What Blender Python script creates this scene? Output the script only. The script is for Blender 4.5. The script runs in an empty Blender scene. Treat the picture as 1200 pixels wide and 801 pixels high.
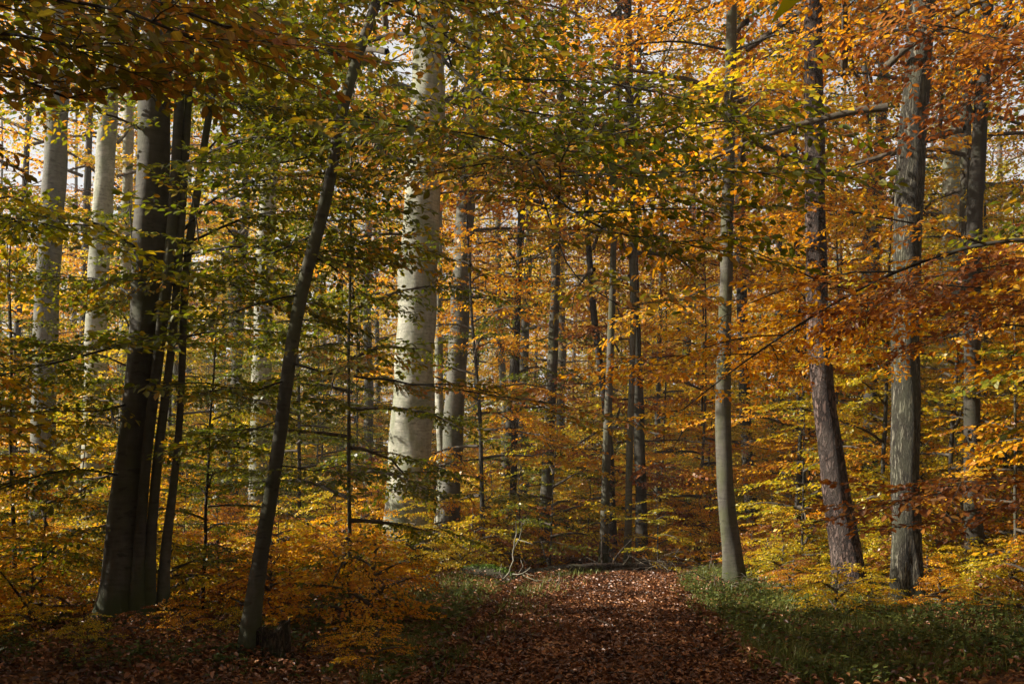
import bpy, math, random
import numpy as np
rng = np.random.default_rng(11)
random.seed(11)
C = bpy.context.scene.collection
F, H, HZ = 1167.0, 1.6, 585.0            # focal length in photo pixels, eye height, horizon row
R = math.radians

def P(px, py, d):
    return np.array([(px - 600) / F * d, d, H + (HZ - py) / F * d])

def sstep(a, b, x):
    t = np.clip((x - a) / (b - a), 0, 1); return t * t * (3 - 2 * t)

def path_c(y):                            # centre line of the path
    return 0.07 + 0.078 * y + 0.075 * np.maximum(y - 17.5, 0) ** 2

def path_w(y):
    return 1.52 - 0.012 * y

def ground_z(x, y):
    x = np.asarray(x, float); y = np.asarray(y, float)
    off = np.abs(x - path_c(np.minimum(y, 24))) - path_w(y)
    bump = 0.10 * np.sin(x * 0.61 + 1.3) * np.sin(y * 0.47 + .4) + 0.06 * np.sin(x * 1.7 + y * .8) + 0.045 * np.sin(2.9 * x - 2.1 * y)
    rise = 0.030 * np.maximum(-x - 4, 0) + 0.012 * np.maximum(y - 30, 0)
    return sstep(0.1, 1.6, off) * bump + rise

# ------------------------------------------------------------------ materials
def newmat(name):
    m = bpy.data.materials.new(name); m.use_nodes = True
    nt = m.node_tree; nt.nodes.clear()
    return m, nt, nt.nodes, nt.links

def ramp(N, cols, interp='LINEAR'):
    r = N.new('ShaderNodeValToRGB'); cr = r.color_ramp; cr.interpolation = interp
    while len(cr.elements) > 1: cr.elements.remove(cr.elements[-1])
    for i, (p, c) in enumerate(cols):
        e = cr.elements[0] if i == 0 else cr.elements.new(p)
        e.position = p; e.color = (*c, 1)
    return r

def math_node(N, L, op, a, b):
    n = N.new('ShaderNodeMath'); n.operation = op
    for i, v in enumerate((a, b)):
        if isinstance(v, (int, float)): n.inputs[i].default_value = v
        else: L.new(v, n.inputs[i])
    return n.outputs[0]

def leaf_mat(name, cols, trans=0.58, gloss=0.035, clump=0.55, cscale=0.9, sat=1.0):
    m, nt, N, L = newmat(name)
    geo = N.new('ShaderNodeNewGeometry'); oi = N.new('ShaderNodeObjectInfo')
    tc = N.new('ShaderNodeTexCoord'); nz = N.new('ShaderNodeTexNoise')
    nz.inputs['Scale'].default_value = cscale; nz.inputs['Detail'].default_value = 2
    L.new(tc.outputs['Object'], nz.inputs['Vector'])
    a = math_node(N, L, 'MULTIPLY', geo.outputs['Random Per Island'], 0.62)
    b = math_node(N, L, 'SUBTRACT', nz.outputs['Fac'], 0.5); b = math_node(N, L, 'MULTIPLY', b, clump * 2)
    c = math_node(N, L, 'SUBTRACT', oi.outputs['Random'], 0.5); c = math_node(N, L, 'MULTIPLY', c, 0.25)
    s = math_node(N, L, 'ADD', a, b); s = math_node(N, L, 'ADD', s, c); s = math_node(N, L, 'ADD', s, 0.2)
    r = ramp(N, cols); L.new(s, r.inputs['Fac'])
    # blotches inside a leaf
    n2 = N.new('ShaderNodeTexNoise'); n2.inputs['Scale'].default_value = 38; n2.inputs['Detail'].default_value = 2
    L.new(tc.outputs['Object'], n2.inputs['Vector'])
    hv = N.new('ShaderNodeHueSaturation'); hv.inputs['Saturation'].default_value = sat
    v = math_node(N, L, 'MULTIPLY_ADD', n2.outputs['Fac'], 0.7); v.node.inputs[2].default_value = 0.65
    L.new(v, hv.inputs['Value']); L.new(r.outputs['Color'], hv.inputs['Color'])
    at = N.new('ShaderNodeAttribute'); at.attribute_name = 'rim'
    vein = N.new('ShaderNodeMapRange'); vein.inputs['From Min'].default_value = .02; vein.inputs['From Max'].default_value = .14; vein.inputs['To Min'].default_value = 1.35; vein.inputs['To Max'].default_value = 1.0
    L.new(at.outputs['Fac'], vein.inputs['Value']); v2 = math_node(N, L, 'MULTIPLY', v, vein.outputs[0]); L.new(v2, hv.inputs['Value'])
    edge = math_node(N, L, 'MULTIPLY', n2.outputs['Fac'], 1.1); edge = math_node(N, L, 'ADD', edge, at.outputs['Fac'])
    er = N.new('ShaderNodeMapRange'); er.inputs['From Min'].default_value = 1.22; er.inputs['From Max'].default_value = 1.5; er.inputs['To Max'].default_value = .6; L.new(edge, er.inputs['Value'])
    em = N.new('ShaderNodeMixRGB'); em.inputs[2].default_value = (.11, .045, .012, 1); L.new(er.outputs[0], em.inputs['Fac']); L.new(r.outputs['Color'], em.inputs[1]); L.new(em.outputs[0], hv.inputs['Color'])
    d = N.new('ShaderNodeBsdfDiffuse'); t = N.new('ShaderNodeBsdfTranslucent'); g = N.new('ShaderNodeBsdfGlossy')
    g.inputs['Roughness'].default_value = 0.42
    gm = N.new('ShaderNodeGamma'); gm.inputs['Gamma'].default_value = 1.12
    L.new(hv.outputs['Color'], d.inputs['Color']); L.new(hv.outputs['Color'], gm.inputs['Color']); L.new(gm.outputs['Color'], t.inputs['Color'])
    m1 = N.new('ShaderNodeMixShader'); m1.inputs['Fac'].default_value = trans
    L.new(d.outputs[0], m1.inputs[1]); L.new(t.outputs[0], m1.inputs[2])
    m2 = N.new('ShaderNodeMixShader'); m2.inputs['Fac'].default_value = gloss
    L.new(m1.outputs[0], m2.inputs[1]); L.new(g.outputs[0], m2.inputs[2])
    o = N.new('ShaderNodeOutputMaterial'); L.new(m2.outputs[0], o.inputs['Surface'])
    return m

def bark_mat(name, dark, light, patch, zs=0.25, scale=9, bump=0.35, furrow=False, moss=0.0, lines=True):
    m, nt, N, L = newmat(name)
    tc = N.new('ShaderNodeTexCoord'); mp = N.new('ShaderNodeMapping'); mp.inputs['Scale'].default_value = (1, 1, zs)
    L.new(tc.outputs['Object'], mp.inputs['Vector'])
    n1 = N.new('ShaderNodeTexNoise'); n1.inputs['Scale'].default_value = scale; n1.inputs['Detail'].default_value = 7; n1.inputs['Roughness'].default_value = .65
    L.new(mp.outputs[0], n1.inputs['Vector'])
    n2 = N.new('ShaderNodeTexNoise'); n2.inputs['Scale'].default_value = 2.2; n2.inputs['Detail'].default_value = 5; n2.inputs['Roughness'].default_value = .6
    mp2 = N.new('ShaderNodeMapping'); mp2.inputs['Scale'].default_value = (1.2, 1.2, .7)
    L.new(tc.outputs['Object'], mp2.inputs['Vector']); L.new(mp2.outputs[0], n2.inputs['Vector'])
    height = n1.outputs['Fac']
    if furrow:
        vo = N.new('ShaderNodeTexVoronoi'); vo.feature = 'DISTANCE_TO_EDGE'; vo.inputs['Scale'].default_value = scale * 1.3
        mx = N.new('ShaderNodeMixRGB'); mx.inputs['Fac'].default_value = 0.22
        L.new(mp.outputs[0], mx.inputs[1]); L.new(n1.outputs['Color'], mx.inputs[2]); L.new(mx.outputs[0], vo.inputs['Vector'])
        fv = math_node(N, L, 'MULTIPLY', vo.outputs['Distance'], 4.0); fv = math_node(N, L, 'MINIMUM', fv, 1.0)
        height = math_node(N, L, 'MULTIPLY', fv, math_node(N, L, 'ADD', n1.outputs['Fac'], 0.35))
    elif lines:
        wv = N.new('ShaderNodeTexNoise'); wv.inputs['Scale'].default_value = 5; wv.inputs['Detail'].default_value = 5
        mp3 = N.new('ShaderNodeMapping'); mp3.inputs['Scale'].default_value = (1, 1, 5.5)
        L.new(tc.outputs['Object'], mp3.inputs['Vector']); L.new(mp3.outputs[0], wv.inputs['Vector'])
        height = math_node(N, L, 'ADD', math_node(N, L, 'MULTIPLY', n1.outputs['Fac'], .55), math_node(N, L, 'MULTIPLY', wv.outputs['Fac'], .45))
    r = ramp(N, [(0.3, dark), (0.66, light)]); L.new(height, r.inputs['Fac'])
    r2 = ramp(N, [(0.46, (0, 0, 0)), (0.60, (1, 1, 1))]); L.new(n2.outputs['Fac'], r2.inputs['Fac'])
    mix = N.new('ShaderNodeMixRGB'); mix.blend_type = 'MIX'; mix.inputs[2].default_value = (*patch, 1)
    L.new(math_node(N, L, 'MULTIPLY', r2.outputs['Color'], 0.72), mix.inputs['Fac']); L.new(r.outputs['Color'], mix.inputs[1])
    col = mix.outputs[0]
    # rain stains down the stem, and short dark scars across it
    for sca, mz, lo, hi, amt in ((3.0, .12, .42, .66, .45), (6.0, 2.6, .615, .67, .6 if lines and not furrow else 0)):
        if not amt: continue
        ns = N.new('ShaderNodeTexNoise'); ns.inputs['Scale'].default_value = sca; ns.inputs['Detail'].default_value = 4; ms = N.new('ShaderNodeMapping'); ms.inputs['Scale'].default_value = (1, 1, mz); ms.inputs['Location'].default_value = (sca, 2, 7)
        L.new(tc.outputs['Object'], ms.inputs['Vector']); L.new(ms.outputs[0], ns.inputs['Vector'])
        rs = ramp(N, [(lo, (0, 0, 0)), (hi, (1, 1, 1))]); L.new(ns.outputs['Fac'], rs.inputs['Fac'])
        mk = N.new('ShaderNodeMixRGB'); mk.inputs[2].default_value = (dark[0] * .6, dark[1] * .62, dark[2] * .55, 1)
        L.new(math_node(N, L, 'MULTIPLY', rs.outputs['Color'], amt), mk.inputs['Fac']); L.new(col, mk.inputs[1]); col = mk.outputs[0]
    if moss > 0:
        sx = N.new('ShaderNodeSeparateXYZ'); L.new(tc.outputs['Object'], sx.inputs[0])
        zf = N.new('ShaderNodeMapRange'); zf.inputs['From Min'].default_value = 0.0; zf.inputs['From Max'].default_value = moss
        zf.inputs['To Min'].default_value = 0.55; zf.inputs['To Max'].default_value = 0.0
        L.new(sx.outputs['Z'], zf.inputs['Value'])
        k = math_node(N, L, 'ADD', zf.outputs[0], n2.outputs['Fac']); k = math_node(N, L, 'SUBTRACT', k, 0.62); k = math_node(N, L, 'MULTIPLY', k, 2.2)
        cl = N.new('ShaderNodeClamp'); L.new(k, cl.inputs[0])
        mm = N.new('ShaderNodeMixRGB'); mm.inputs[2].default_value = (0.04, 0.05, 0.016, 1)
        L.new(cl.outputs[0], mm.inputs['Fac']); L.new(col, mm.inputs[1]); col = mm.outputs[0]
    bp = N.new('ShaderNodeBump'); bp.inputs['Strength'].default_value = bump; bp.inputs['Distance'].default_value = 0.05 if furrow else 0.02
    L.new(height, bp.inputs['Height'])
    p = N.new('ShaderNodeBsdfPrincipled'); p.inputs['Roughness'].default_value = .85; p.inputs['Specular IOR Level'].default_value = .2
    L.new(col, p.inputs['Base Color']); L.new(bp.outputs[0], p.inputs['Normal'])
    o = N.new('ShaderNodeOutputMaterial'); L.new(p.outputs[0], o.inputs['Surface'])
    return m

M = {}
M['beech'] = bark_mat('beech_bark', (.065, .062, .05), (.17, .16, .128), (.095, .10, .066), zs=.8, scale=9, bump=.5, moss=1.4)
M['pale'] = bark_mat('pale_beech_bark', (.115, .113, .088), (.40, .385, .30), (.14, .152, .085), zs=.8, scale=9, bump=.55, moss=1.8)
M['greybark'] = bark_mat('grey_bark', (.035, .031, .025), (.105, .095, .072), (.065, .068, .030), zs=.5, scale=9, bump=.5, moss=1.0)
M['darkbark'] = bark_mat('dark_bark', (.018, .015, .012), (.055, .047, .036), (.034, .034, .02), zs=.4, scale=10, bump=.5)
M['oak'] = bark_mat('oak_bark', (.045, .038, .028), (.165, .15, .11), (.115, .115, .072), zs=.16, scale=15, bump=1, furrow=True, moss=.9)
M['pine'] = bark_mat('pine_bark', (.03, .02, .016), (.15, .098, .078), (.11, .085, .072), zs=.34, scale=11, bump=1.0, furrow=True, moss=.7)
M['twig'] = bark_mat('twig_bark', (.035, .028, .02), (.11, .09, .065), (.07, .06, .04), zs=1, scale=14, bump=.2, lines=False)
M['deadwood'] = bark_mat('bare_dead_wood', (.11, .10, .075), (.30, .275, .215), (.17, .165, .11), zs=1, scale=14, bump=.3, lines=False)
M['drytwig'] = bark_mat('dry_twig', (.05, .04, .028), (.15, .12, .085), (.09, .08, .05), zs=1, scale=14, bump=.2, lines=False)
M['rotten'] = bark_mat('rotten_wood', (.03, .022, .015), (.13, .09, .06), (.07, .07, .035), zs=.2, scale=16, bump=.9, furrow=True)
M['cutwood'] = bark_mat('cut_wood', (.09, .065, .045), (.22, .17, .11), (.10, .08, .05), zs=1, scale=12, bump=.5, lines=False)
M['moss'] = leaf_mat('moss', [(0, (.05, .09, .012)), (1, (.13, .20, .03))], trans=.15, gloss=.02)

GRE = [(0.0, (.065, .085, .005)), (.45, (.125, .150, .006)), (.72, (.23, .22, .008)), (.92, (.42, .29, .010)), (1, (.48, .22, .010))]
YEL = [(0.0, (.19, .205, .007)), (.3, (.42, .36, .009)), (.6, (.66, .46, .012)), (.85, (.74, .40, .012)), (1, (.58, .24, .011))]
ORA = [(0.0, (.42, .33, .010)), (.25, (.70, .44, .012)), (.55, (.78, .38, .011)), (.8, (.68, .26, .010)), (1, (.36, .11, .010))]
BRO = [(0.0, (.30, .17, .02)), (.3, (.40, .16, .018)), (.6, (.30, .095, .016)), (1, (.13, .045, .014))]
NEAR = [(0.0, (.13, .15, .012)), (.4, (.26, .22, .018)), (.62, (.46, .24, .03)), (.85, (.48, .18, .03)), (1, (.24, .09, .02))]
M['gre'] = leaf_mat('green_leaf', GRE)
M['yel'] = leaf_mat('yellow_leaf', YEL)
M['ora'] = leaf_mat('orange_leaf', ORA)
M['bro'] = leaf_mat('brown_leaf', BRO)
M['near'] = leaf_mat('turning_leaf', NEAR, cscale=1.8)
M['litter'] = leaf_mat('fallen_leaf', [(0, (.035, .017, .010)), (.3, (.10, .042, .020)), (.6, (.24, .098, .040)), (.85, (.44, .20, .075)), (1, (.52, .31, .13))], trans=.12, gloss=.05, clump=.5, cscale=1.3)
M['herb'] = leaf_mat('herb_leaf', [(0, (.035, .058, .014)), (.5, (.07, .105, .022)), (.85, (.15, .17, .032)), (1, (.30, .21, .04))], trans=.4, clump=.5)
M['grass'] = leaf_mat('grass_blade', [(0, (.075, .12, .022)), (.5, (.13, .17, .032)), (.85, (.21, .22, .05)), (1, (.30, .24, .09))], trans=.35, clump=.4, gloss=.02)

def ground_mat(name, cols, sc=14):
    m, nt, N, L = newmat(name)
    tc = N.new('ShaderNodeTexCoord')
    mp = N.new('ShaderNodeMixRGB'); mp.inputs['Fac'].default_value = .06
    nn = N.new('ShaderNodeTexNoise'); nn.inputs['Scale'].default_value = 9; nn.inputs['Detail'].default_value = 3
    L.new(tc.outputs['Object'], nn.inputs['Vector']); L.new(tc.outputs['Object'], mp.inputs[1]); L.new(nn.outputs['Color'], mp.inputs[2])
    v = N.new('ShaderNodeTexVoronoi'); v.inputs['Scale'].default_value = sc; L.new(mp.outputs[0], v.inputs['Vector'])
    sx = N.new('ShaderNodeSeparateColor'); L.new(v.outputs['Color'], sx.inputs[0])
    n = N.new('ShaderNodeTexNoise'); n.inputs['Scale'].default_value = 1.1; n.inputs['Detail'].default_value = 6; L.new(tc.outputs['Object'], n.inputs['Vector'])
    s = math_node(N, L, 'ADD', math_node(N, L, 'MULTIPLY', sx.outputs[0], .7), math_node(N, L, 'MULTIPLY', n.outputs['Fac'], .45)); s = math_node(N, L, 'SUBTRACT', s, .08)
    r = ramp(N, cols); L.new(s, r.inputs['Fac'])
    bp = N.new('ShaderNodeBump'); bp.inputs['Strength'].default_value = .8; bp.inputs['Distance'].default_value = .03
    L.new(v.outputs['Distance'], bp.inputs['Height'])
    p = N.new('ShaderNodeBsdfPrincipled'); p.inputs['Roughness'].default_value = .9; p.inputs['Specular IOR Level'].default_value = .15
    L.new(r.outputs['Color'], p.inputs['Base Color']); L.new(bp.outputs[0], p.inputs['Normal'])
    o = N.new('ShaderNodeOutputMaterial'); L.new(p.outputs[0], o.inputs['Surface'])
    return m
M['ground'] = ground_mat('leaf_litter_ground', [(0, (.018, .012, .008)), (.35, (.06, .028, .012)), (.7, (.16, .07, .022)), (1, (.28, .15, .04))])
M['path'] = ground_mat('leafy_path', [(0, (.02, .011, .007)), (.35, (.07, .028, .013)), (.7, (.18, .066, .022)), (1, (.30, .13, .04))], 17)

# ------------------------------------------------------------------ mesh collectors
RIM6 = np.array([0, 1, 1, 0, 1, 1.])
class Geo:
    def __init__(s): s.v = []; s.f = []; s.m = []; s.a = []; s.n = 0
    def add(s, V, Q, mi=0):
        V = np.asarray(V, np.float32).reshape(-1, 3); Q = np.asarray(Q, np.int32).reshape(-1, 4)
        s.v.append(V); s.f.append(Q + s.n); s.m.append(np.full(len(Q), mi, np.int32)); s.n += len(V); s.a.append(np.full(len(V), .4, np.float32))
    def tube(s, pts, rad, sides=8, mi=0, cap=True):
        pts = np.asarray(pts, float); n = len(pts); rad = np.broadcast_to(rad, (n,)) if np.ndim(rad) < 2 else rad
        T = np.gradient(pts, axis=0); T /= np.linalg.norm(T, axis=1)[:, None] + 1e-9
        up = np.array([0., 0, 1]) if abs(T[0, 2]) < .8 else np.array([0., 1, 0])
        U = np.cross(T, up); U /= np.linalg.norm(U, axis=1)[:, None] + 1e-9; W = np.cross(U, T)
        a = np.arange(sides) / sides * 2 * math.pi
        rr = rad if np.ndim(rad) == 2 else rad[:, None] * np.ones((1, sides))
        V = pts[:, None] + rr[..., None] * (np.cos(a)[None, :, None] * U[:, None] + np.sin(a)[None, :, None] * W[:, None])
        i = np.arange(n - 1)[:, None] * sides; j = np.arange(sides)[None]; k = (j + 1) % sides
        Q = np.stack([i + j, i + k, i + sides + k, i + sides + j], -1).reshape(-1, 4)
        s.add(V, Q, mi)
    def merge(s, V, Q, mats, rim=None):           # V (M,nv,3)  Q (nq,4) per copy
        M_, nv = V.shape[:2]
        QQ = Q[None] + (np.arange(M_) * nv)[:, None, None]
        s.v.append(V.reshape(-1, 3).astype(np.float32)); s.f.append(QQ.reshape(-1, 4).astype(np.int32) + s.n)
        s.m.append(np.tile(mats, M_).astype(np.int32)); s.n += M_ * nv
        s.a.append(np.tile((RIM6 if nv == 6 else np.full(nv, .4)) if rim is None else rim, M_).astype(np.float32))
    def mesh(s, name, mats, smooth=True):
        V = np.concatenate(s.v); Q = np.concatenate(s.f); mi = np.concatenate(s.m)
        me = bpy.data.meshes.new(name); me.vertices.add(len(V)); me.vertices.foreach_set('co', V.ravel())
        me.loops.add(len(Q) * 4); me.loops.foreach_set('vertex_index', Q.ravel())
        me.polygons.add(len(Q)); me.polygons.foreach_set('loop_start', np.arange(len(Q), dtype=np.int32) * 4)
        me.polygons.foreach_set('material_index', mi)
        me.polygons.foreach_set('use_smooth', np.full(len(Q), smooth))
        for m in mats: me.materials.append(M[m])
        at = me.attributes.new('rim', 'FLOAT', 'POINT'); at.data.foreach_set('value', np.concatenate(s.a))
        me.update(calc_edges=True)
        return me

def link(name, me, parent=None, loc=None):
    o = bpy.data.objects.new(name, me); C.objects.link(o)
    if parent is not None: o.parent = parent
    if loc is not None: o.location = loc
    return o
def tag(o, label, cat, group=None):
    o['label'] = label; o['category'] = cat
    if group: o['group'] = group
    return o
def thing(name, label, cat, loc, group=None):
    o = bpy.data.objects.new(name, None); C.objects.link(o); o.location = loc; o.empty_display_size = .3
    return tag(o, label, cat, group)
def chaikin(p, k=3):
    p = np.asarray(p, float)
    for _ in range(k):
        q = np.empty((2 * len(p), p.shape[1])); q[0] = p[0]; q[-1] = p[-1]
        q[1:-1:2] = .75 * p[:-1] + .25 * p[1:]; q[2::2] = .25 * p[:-1] + .75 * p[1:]; p = q
    return p
def resample(p, step):
    s = np.r_[0, np.cumsum(np.linalg.norm(np.diff(p[:, :3], axis=0), axis=1))]
    n = max(3, int(s[-1] / step) + 1); t = np.linspace(0, s[-1], n)
    return np.stack([np.interp(t, s, p[:, i]) for i in range(p.shape[1])], 1)

# ------------------------------------------------------------------ leaves and sprays
LEAF6 = (np.array([[0, 0, 0], [.30, .26, .05], [.68, .25, .04], [1, 0, -.08], [.68, -.25, .04], [.30, -.26, .05]]), np.array([[0, 3, 2, 1], [0, 5, 4, 3]]))
LEAF4 = (np.array([[0, 0, 0], [.46, .31, .05], [1, 0, -.06], [.46, -.31, .05]]), np.array([[0, 3, 2, 1]]))
def leaf_block(pos, ang, pitch, roll, size, shape):
    """leaves at pos, pointing along heading ang / pitch, turned about their midrib by roll"""
    n = len(pos); ca, sa = np.cos(ang), np.sin(ang); cp, sp = np.cos(pitch), np.sin(pitch)
    X = np.stack([ca * cp, sa * cp, sp], 1); Y0 = np.stack([-sa, ca, np.zeros(n)], 1); Z0 = np.cross(X, Y0)
    Y = np.cos(roll)[:, None] * Y0 + np.sin(roll)[:, None] * Z0; Z = np.cross(X, Y)
    B = np.stack([X, Y, Z], 1)                                   # rows: local axes
    return pos[:, None] + size[:, None, None] * np.einsum('vk,nkc->nvc', shape[0], B)
def make_spray(L=1.0, leaf=.075, shape=LEAF4, gap=.062, tilt=.42, droop=.10, twigs=True):
    pos, ang, g = [], [], Geo()
    def twig(p0, a0, ln, r, level):
        n = max(3, int(ln / .12)); t = np.linspace(0, ln, n)
        a = a0 + np.cumsum(rng.normal(0, .07, n)); q = np.empty((n, 3)); q[0] = p0
        for i in range(1, n):
            q[i] = q[i - 1] + (t[i] - t[i - 1]) * np.array([math.cos(a[i]), math.sin(a[i]), -.05 - .10 * t[i] / L + rng.normal(0, .05)])
        if twigs: g.tube(q, np.linspace(r, r * .35, n), 3)
        m = int(ln / gap); side = 1
        for i in range(m):
            f = (i + .8) / m
            if level == 0 and f < .12: continue
            x = f * (n - 1); k = min(int(x), n - 2); pp = q[k] + (q[k + 1] - q[k]) * (x - k)
            pos.append(pp); ang.append(a[k] + side * rng.uniform(.5, 1.1)); side = -side
        pos.append(q[-1]); ang.append(a[-1])
        return q, a
    q, a = twig(np.zeros(3), 0, L, .006, 0); side = 1
    for f in np.linspace(.12, .86, 7):
        k = int(f * (len(q) - 1)); twig(q[k], a[k] + side * rng.uniform(.65, .95), L * rng.uniform(.32, .52) * (1 - .55 * f), .004, 1); side = -side
    pos = np.array(pos); n = len(pos)
    V = leaf_block(pos, np.array(ang), rng.normal(-.22, .30, n), rng.normal(0, tilt, n), leaf * rng.uniform(.65, 1.2, n), shape)
    nv = V.shape[1]; Q = (shape[1][None] + (np.arange(n) * nv)[:, None, None]).reshape(-1, 4)
    VV = V.reshape(-1, 3); mats = np.zeros(len(Q), np.int32)
    rim = np.tile(RIM6, n) if nv == 6 else np.full(n * nv, .4)
    if twigs:
        tv = np.concatenate(g.v); tq = np.concatenate(g.f)
        Q = np.r_[Q, tq + len(VV)]; mats = np.r_[mats, np.ones(len(tq), np.int32)]; VV = np.r_[VV, tv]; rim = np.r_[rim, np.full(len(tv), .4)]
    return VV, Q, mats, rim
SPR = {'fine': [make_spray(1.0, .095, LEAF6, tilt=.48) for _ in range(6)],
       'mid': [make_spray(1.0, .108, LEAF4, gap=.058, tilt=.48) for _ in range(6)],
       'far': [make_spray(1.0, .105, LEAF4, gap=.075, twigs=False) for _ in range(6)],
       'tuft': [make_spray(.6, .082, LEAF6, gap=.075, tilt=.5) for _ in range(5)]}

class Sprays:
    """collects where sprays stand: position, heading, pitch, roll, scale; builds them in one go"""
    def __init__(s): s.r = []
    def put(s, p, az, pitch=0., roll=0., sc=1.): s.r.append((*p, az, pitch, roll, sc))
    def into(s, geo, kind, keep=1.0):
        if not s.r: return
        A = np.array(s.r); A = A[rng.random(len(A)) < keep]; pick = rng.integers(0, len(SPR[kind]), len(A))
        for k, (V, Q, mats, rim) in enumerate(SPR[kind]):
            B = A[pick == k]
            if not len(B): continue
            az, pi, ro, sc = B[:, 3], B[:, 4], B[:, 5], B[:, 6]
            X = np.stack([np.cos(az) * np.cos(pi), np.sin(az) * np.cos(pi), np.sin(pi)], 1); Y0 = np.stack([-np.sin(az), np.cos(az), 0 * az], 1); Z0 = np.cross(X, Y0)
            Y = np.cos(ro)[:, None] * Y0 + np.sin(ro)[:, None] * Z0; Z = np.cross(X, Y)
            W = np.einsum('vk,nkc->nvc', V, np.stack([X, Y, Z], 1)) * sc[:, None, None] + B[:, None, :3]
            geo.merge(W, Q, mats, rim)

def limb_points(p0, az, el, L, curve=-.35, n=9, wob=.10):
    q = np.empty((n, 3)); q[0] = p0; st = L / (n - 1); a, e = az, el
    for i in range(1, n):
        a += rng.normal(0, wob); e += curve / (n - 1) + rng.normal(0, wob * .6)
        q[i] = q[i - 1] + st * np.array([math.cos(a) * math.cos(e), math.sin(a) * math.cos(e), math.sin(e)])
    return q
def dress(q, r0, wood, sp, sc=1.0, step=.34, start=.22, sec=True, sides=6, mi=0, level=0, dens=1.0):
    """wood of a limb along q, side limbs and the sprays on them"""
    n = len(q); wood.tube(q, np.linspace(r0, max(r0 * .22, .004), n), sides, mi)
    seg = np.linalg.norm(np.diff(q, axis=0), axis=1); S = np.r_[0, np.cumsum(seg)]; L = S[-1]
    side = rng.choice([-1, 1]); s = L * start
    while s < L:
        k = min(np.searchsorted(S, s, 'right') - 1, n - 2); f = (s - S[k]) / max(seg[k], 1e-6)
        p = q[k] + (q[k + 1] - q[k]) * f; d = q[k + 1] - q[k]; az = math.atan2(d[1], d[0]); t = s / L
        if sec and level == 0 and L > 1.6 and rng.random() < .42 and t < .85:
            l2 = L * rng.uniform(.28, .50) * (1.1 - .6 * t)
            q2 = limb_points(p, az + side * rng.uniform(.6, 1.0), rng.normal(.05, .15), l2, -.25, 6)
            dress(q2, r0 * .45 * (1 - .6 * t) + .003, wood, sp, sc, step, .15, False, max(3, sides - 2), mi, 1, dens)
        elif rng.random() < dens:
            sp.put(p, az + side * rng.uniform(.6, 1.1), rng.normal(-.08, .16), rng.normal(0, .22), sc * rng.uniform(.6, 1.1))
        side = -side; s += step * sc * rng.uniform(.7, 1.3)
    d = q[-1] - q[-2]
    sp.put(q[-1], math.atan2(d[1], d[0]), rng.normal(-.12, .12), rng.normal(0, .2), sc * rng.uniform(.8, 1.1))

def trunk_into(g, pts, rads, sides=20, flare=.35, lobes=.22, step=.22, rough=.03, mi=0):
    p = resample(chaikin(np.c_[pts, rads], 3), step); n = len(p); z = p[:, 2] - p[0, 2]
    a = np.arange(sides) / sides * 2 * math.pi; ph = rng.uniform(0, 6.3, 5)
    lob = sum(math.cos(0) * np.cos((i + 3) * a + ph[i]) for i in range(3)) / 3
    rr = p[:, 3][:, None] * (1 + flare * np.exp(-z / .38)[:, None] * (1 + lobes * 3 * np.maximum(lob, -.6)[None]) + lobes * .35 * np.exp(-z / 1.6)[:, None] * lob[None])
    for i in range(4):
        rr = rr * (1 + rough * np.sin((i % 3 + 1) * a[None] + ph[i] * 3 + z[:, None] * (1.1 + .9 * i)))
    rr = rr * (1 + rng.normal(0, rough * .35, rr.shape))
    g.tube(p[:, :3], rr, sides, mi)
    return p

# ------------------------------------------------------------------ the setting
xs = np.r_[np.linspace(-150, -30, 24)[:-1], np.linspace(-30, 30, 181), np.linspace(30, 150, 24)[1:]]
ys = np.r_[np.linspace(-60, -6, 16)[:-1], np.linspace(-6, 60, 199), np.linspace(60, 170, 24)[1:]]
X, Y = np.meshgrid(xs, ys); Z = ground_z(X, Y)
g = Geo(); nx = len(xs); ny = len(ys); ii = (np.arange(ny - 1)[:, None] * nx + np.arange(nx - 1)[None]).ravel()
g.add(np.stack([X, Y, Z], -1), np.stack([ii, ii + 1, ii + 1 + nx, ii + nx], 1))
link('ground', g.mesh('ground', ['ground']))['kind'] = 'structure'
yy = np.linspace(-8, 24, 300); uu = np.linspace(-1, 1, 15); g = Geo()
edge = 1 + .05 * np.sin(yy * 2.3) + .04 * np.sin(yy * 5.1 + 1)
PX = path_c(yy)[:, None] + uu[None] * (path_w(yy) * edge)[:, None]; RUT = -.035 * np.exp(-((np.abs(uu) - .52) / .16) ** 2)[None]; PY = yy[:, None] + 0 * PX
PZ = np.maximum(ground_z(PX, PY), 0) + .012 + .045 * (1 - uu[None] ** 2) + RUT * (1 + .4 * np.sin(yy * 1.7))[:, None] + 0 * PX
i0 = (np.arange(299)[:, None] * 15 + np.arange(14)[None]).ravel()
g.add(np.stack([PX, PY, PZ], -1), np.stack([i0, i0 + 1, i0 + 16, i0 + 15], 1))
link('path', g.mesh('path', ['path']))['kind'] = 'structure'
def surf_z(x, y):
    u = (x - path_c(y)) / path_w(y); return np.where((np.abs(u) < 1) & (y < 24), .016 + .045 * (1 - u ** 2) - .035 * np.exp(-((np.abs(u) - .52) / .16) ** 2), ground_z(x, y))
def in_view(x, y, m=.06): return np.abs(x) < y * (600 / F + m)

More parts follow.
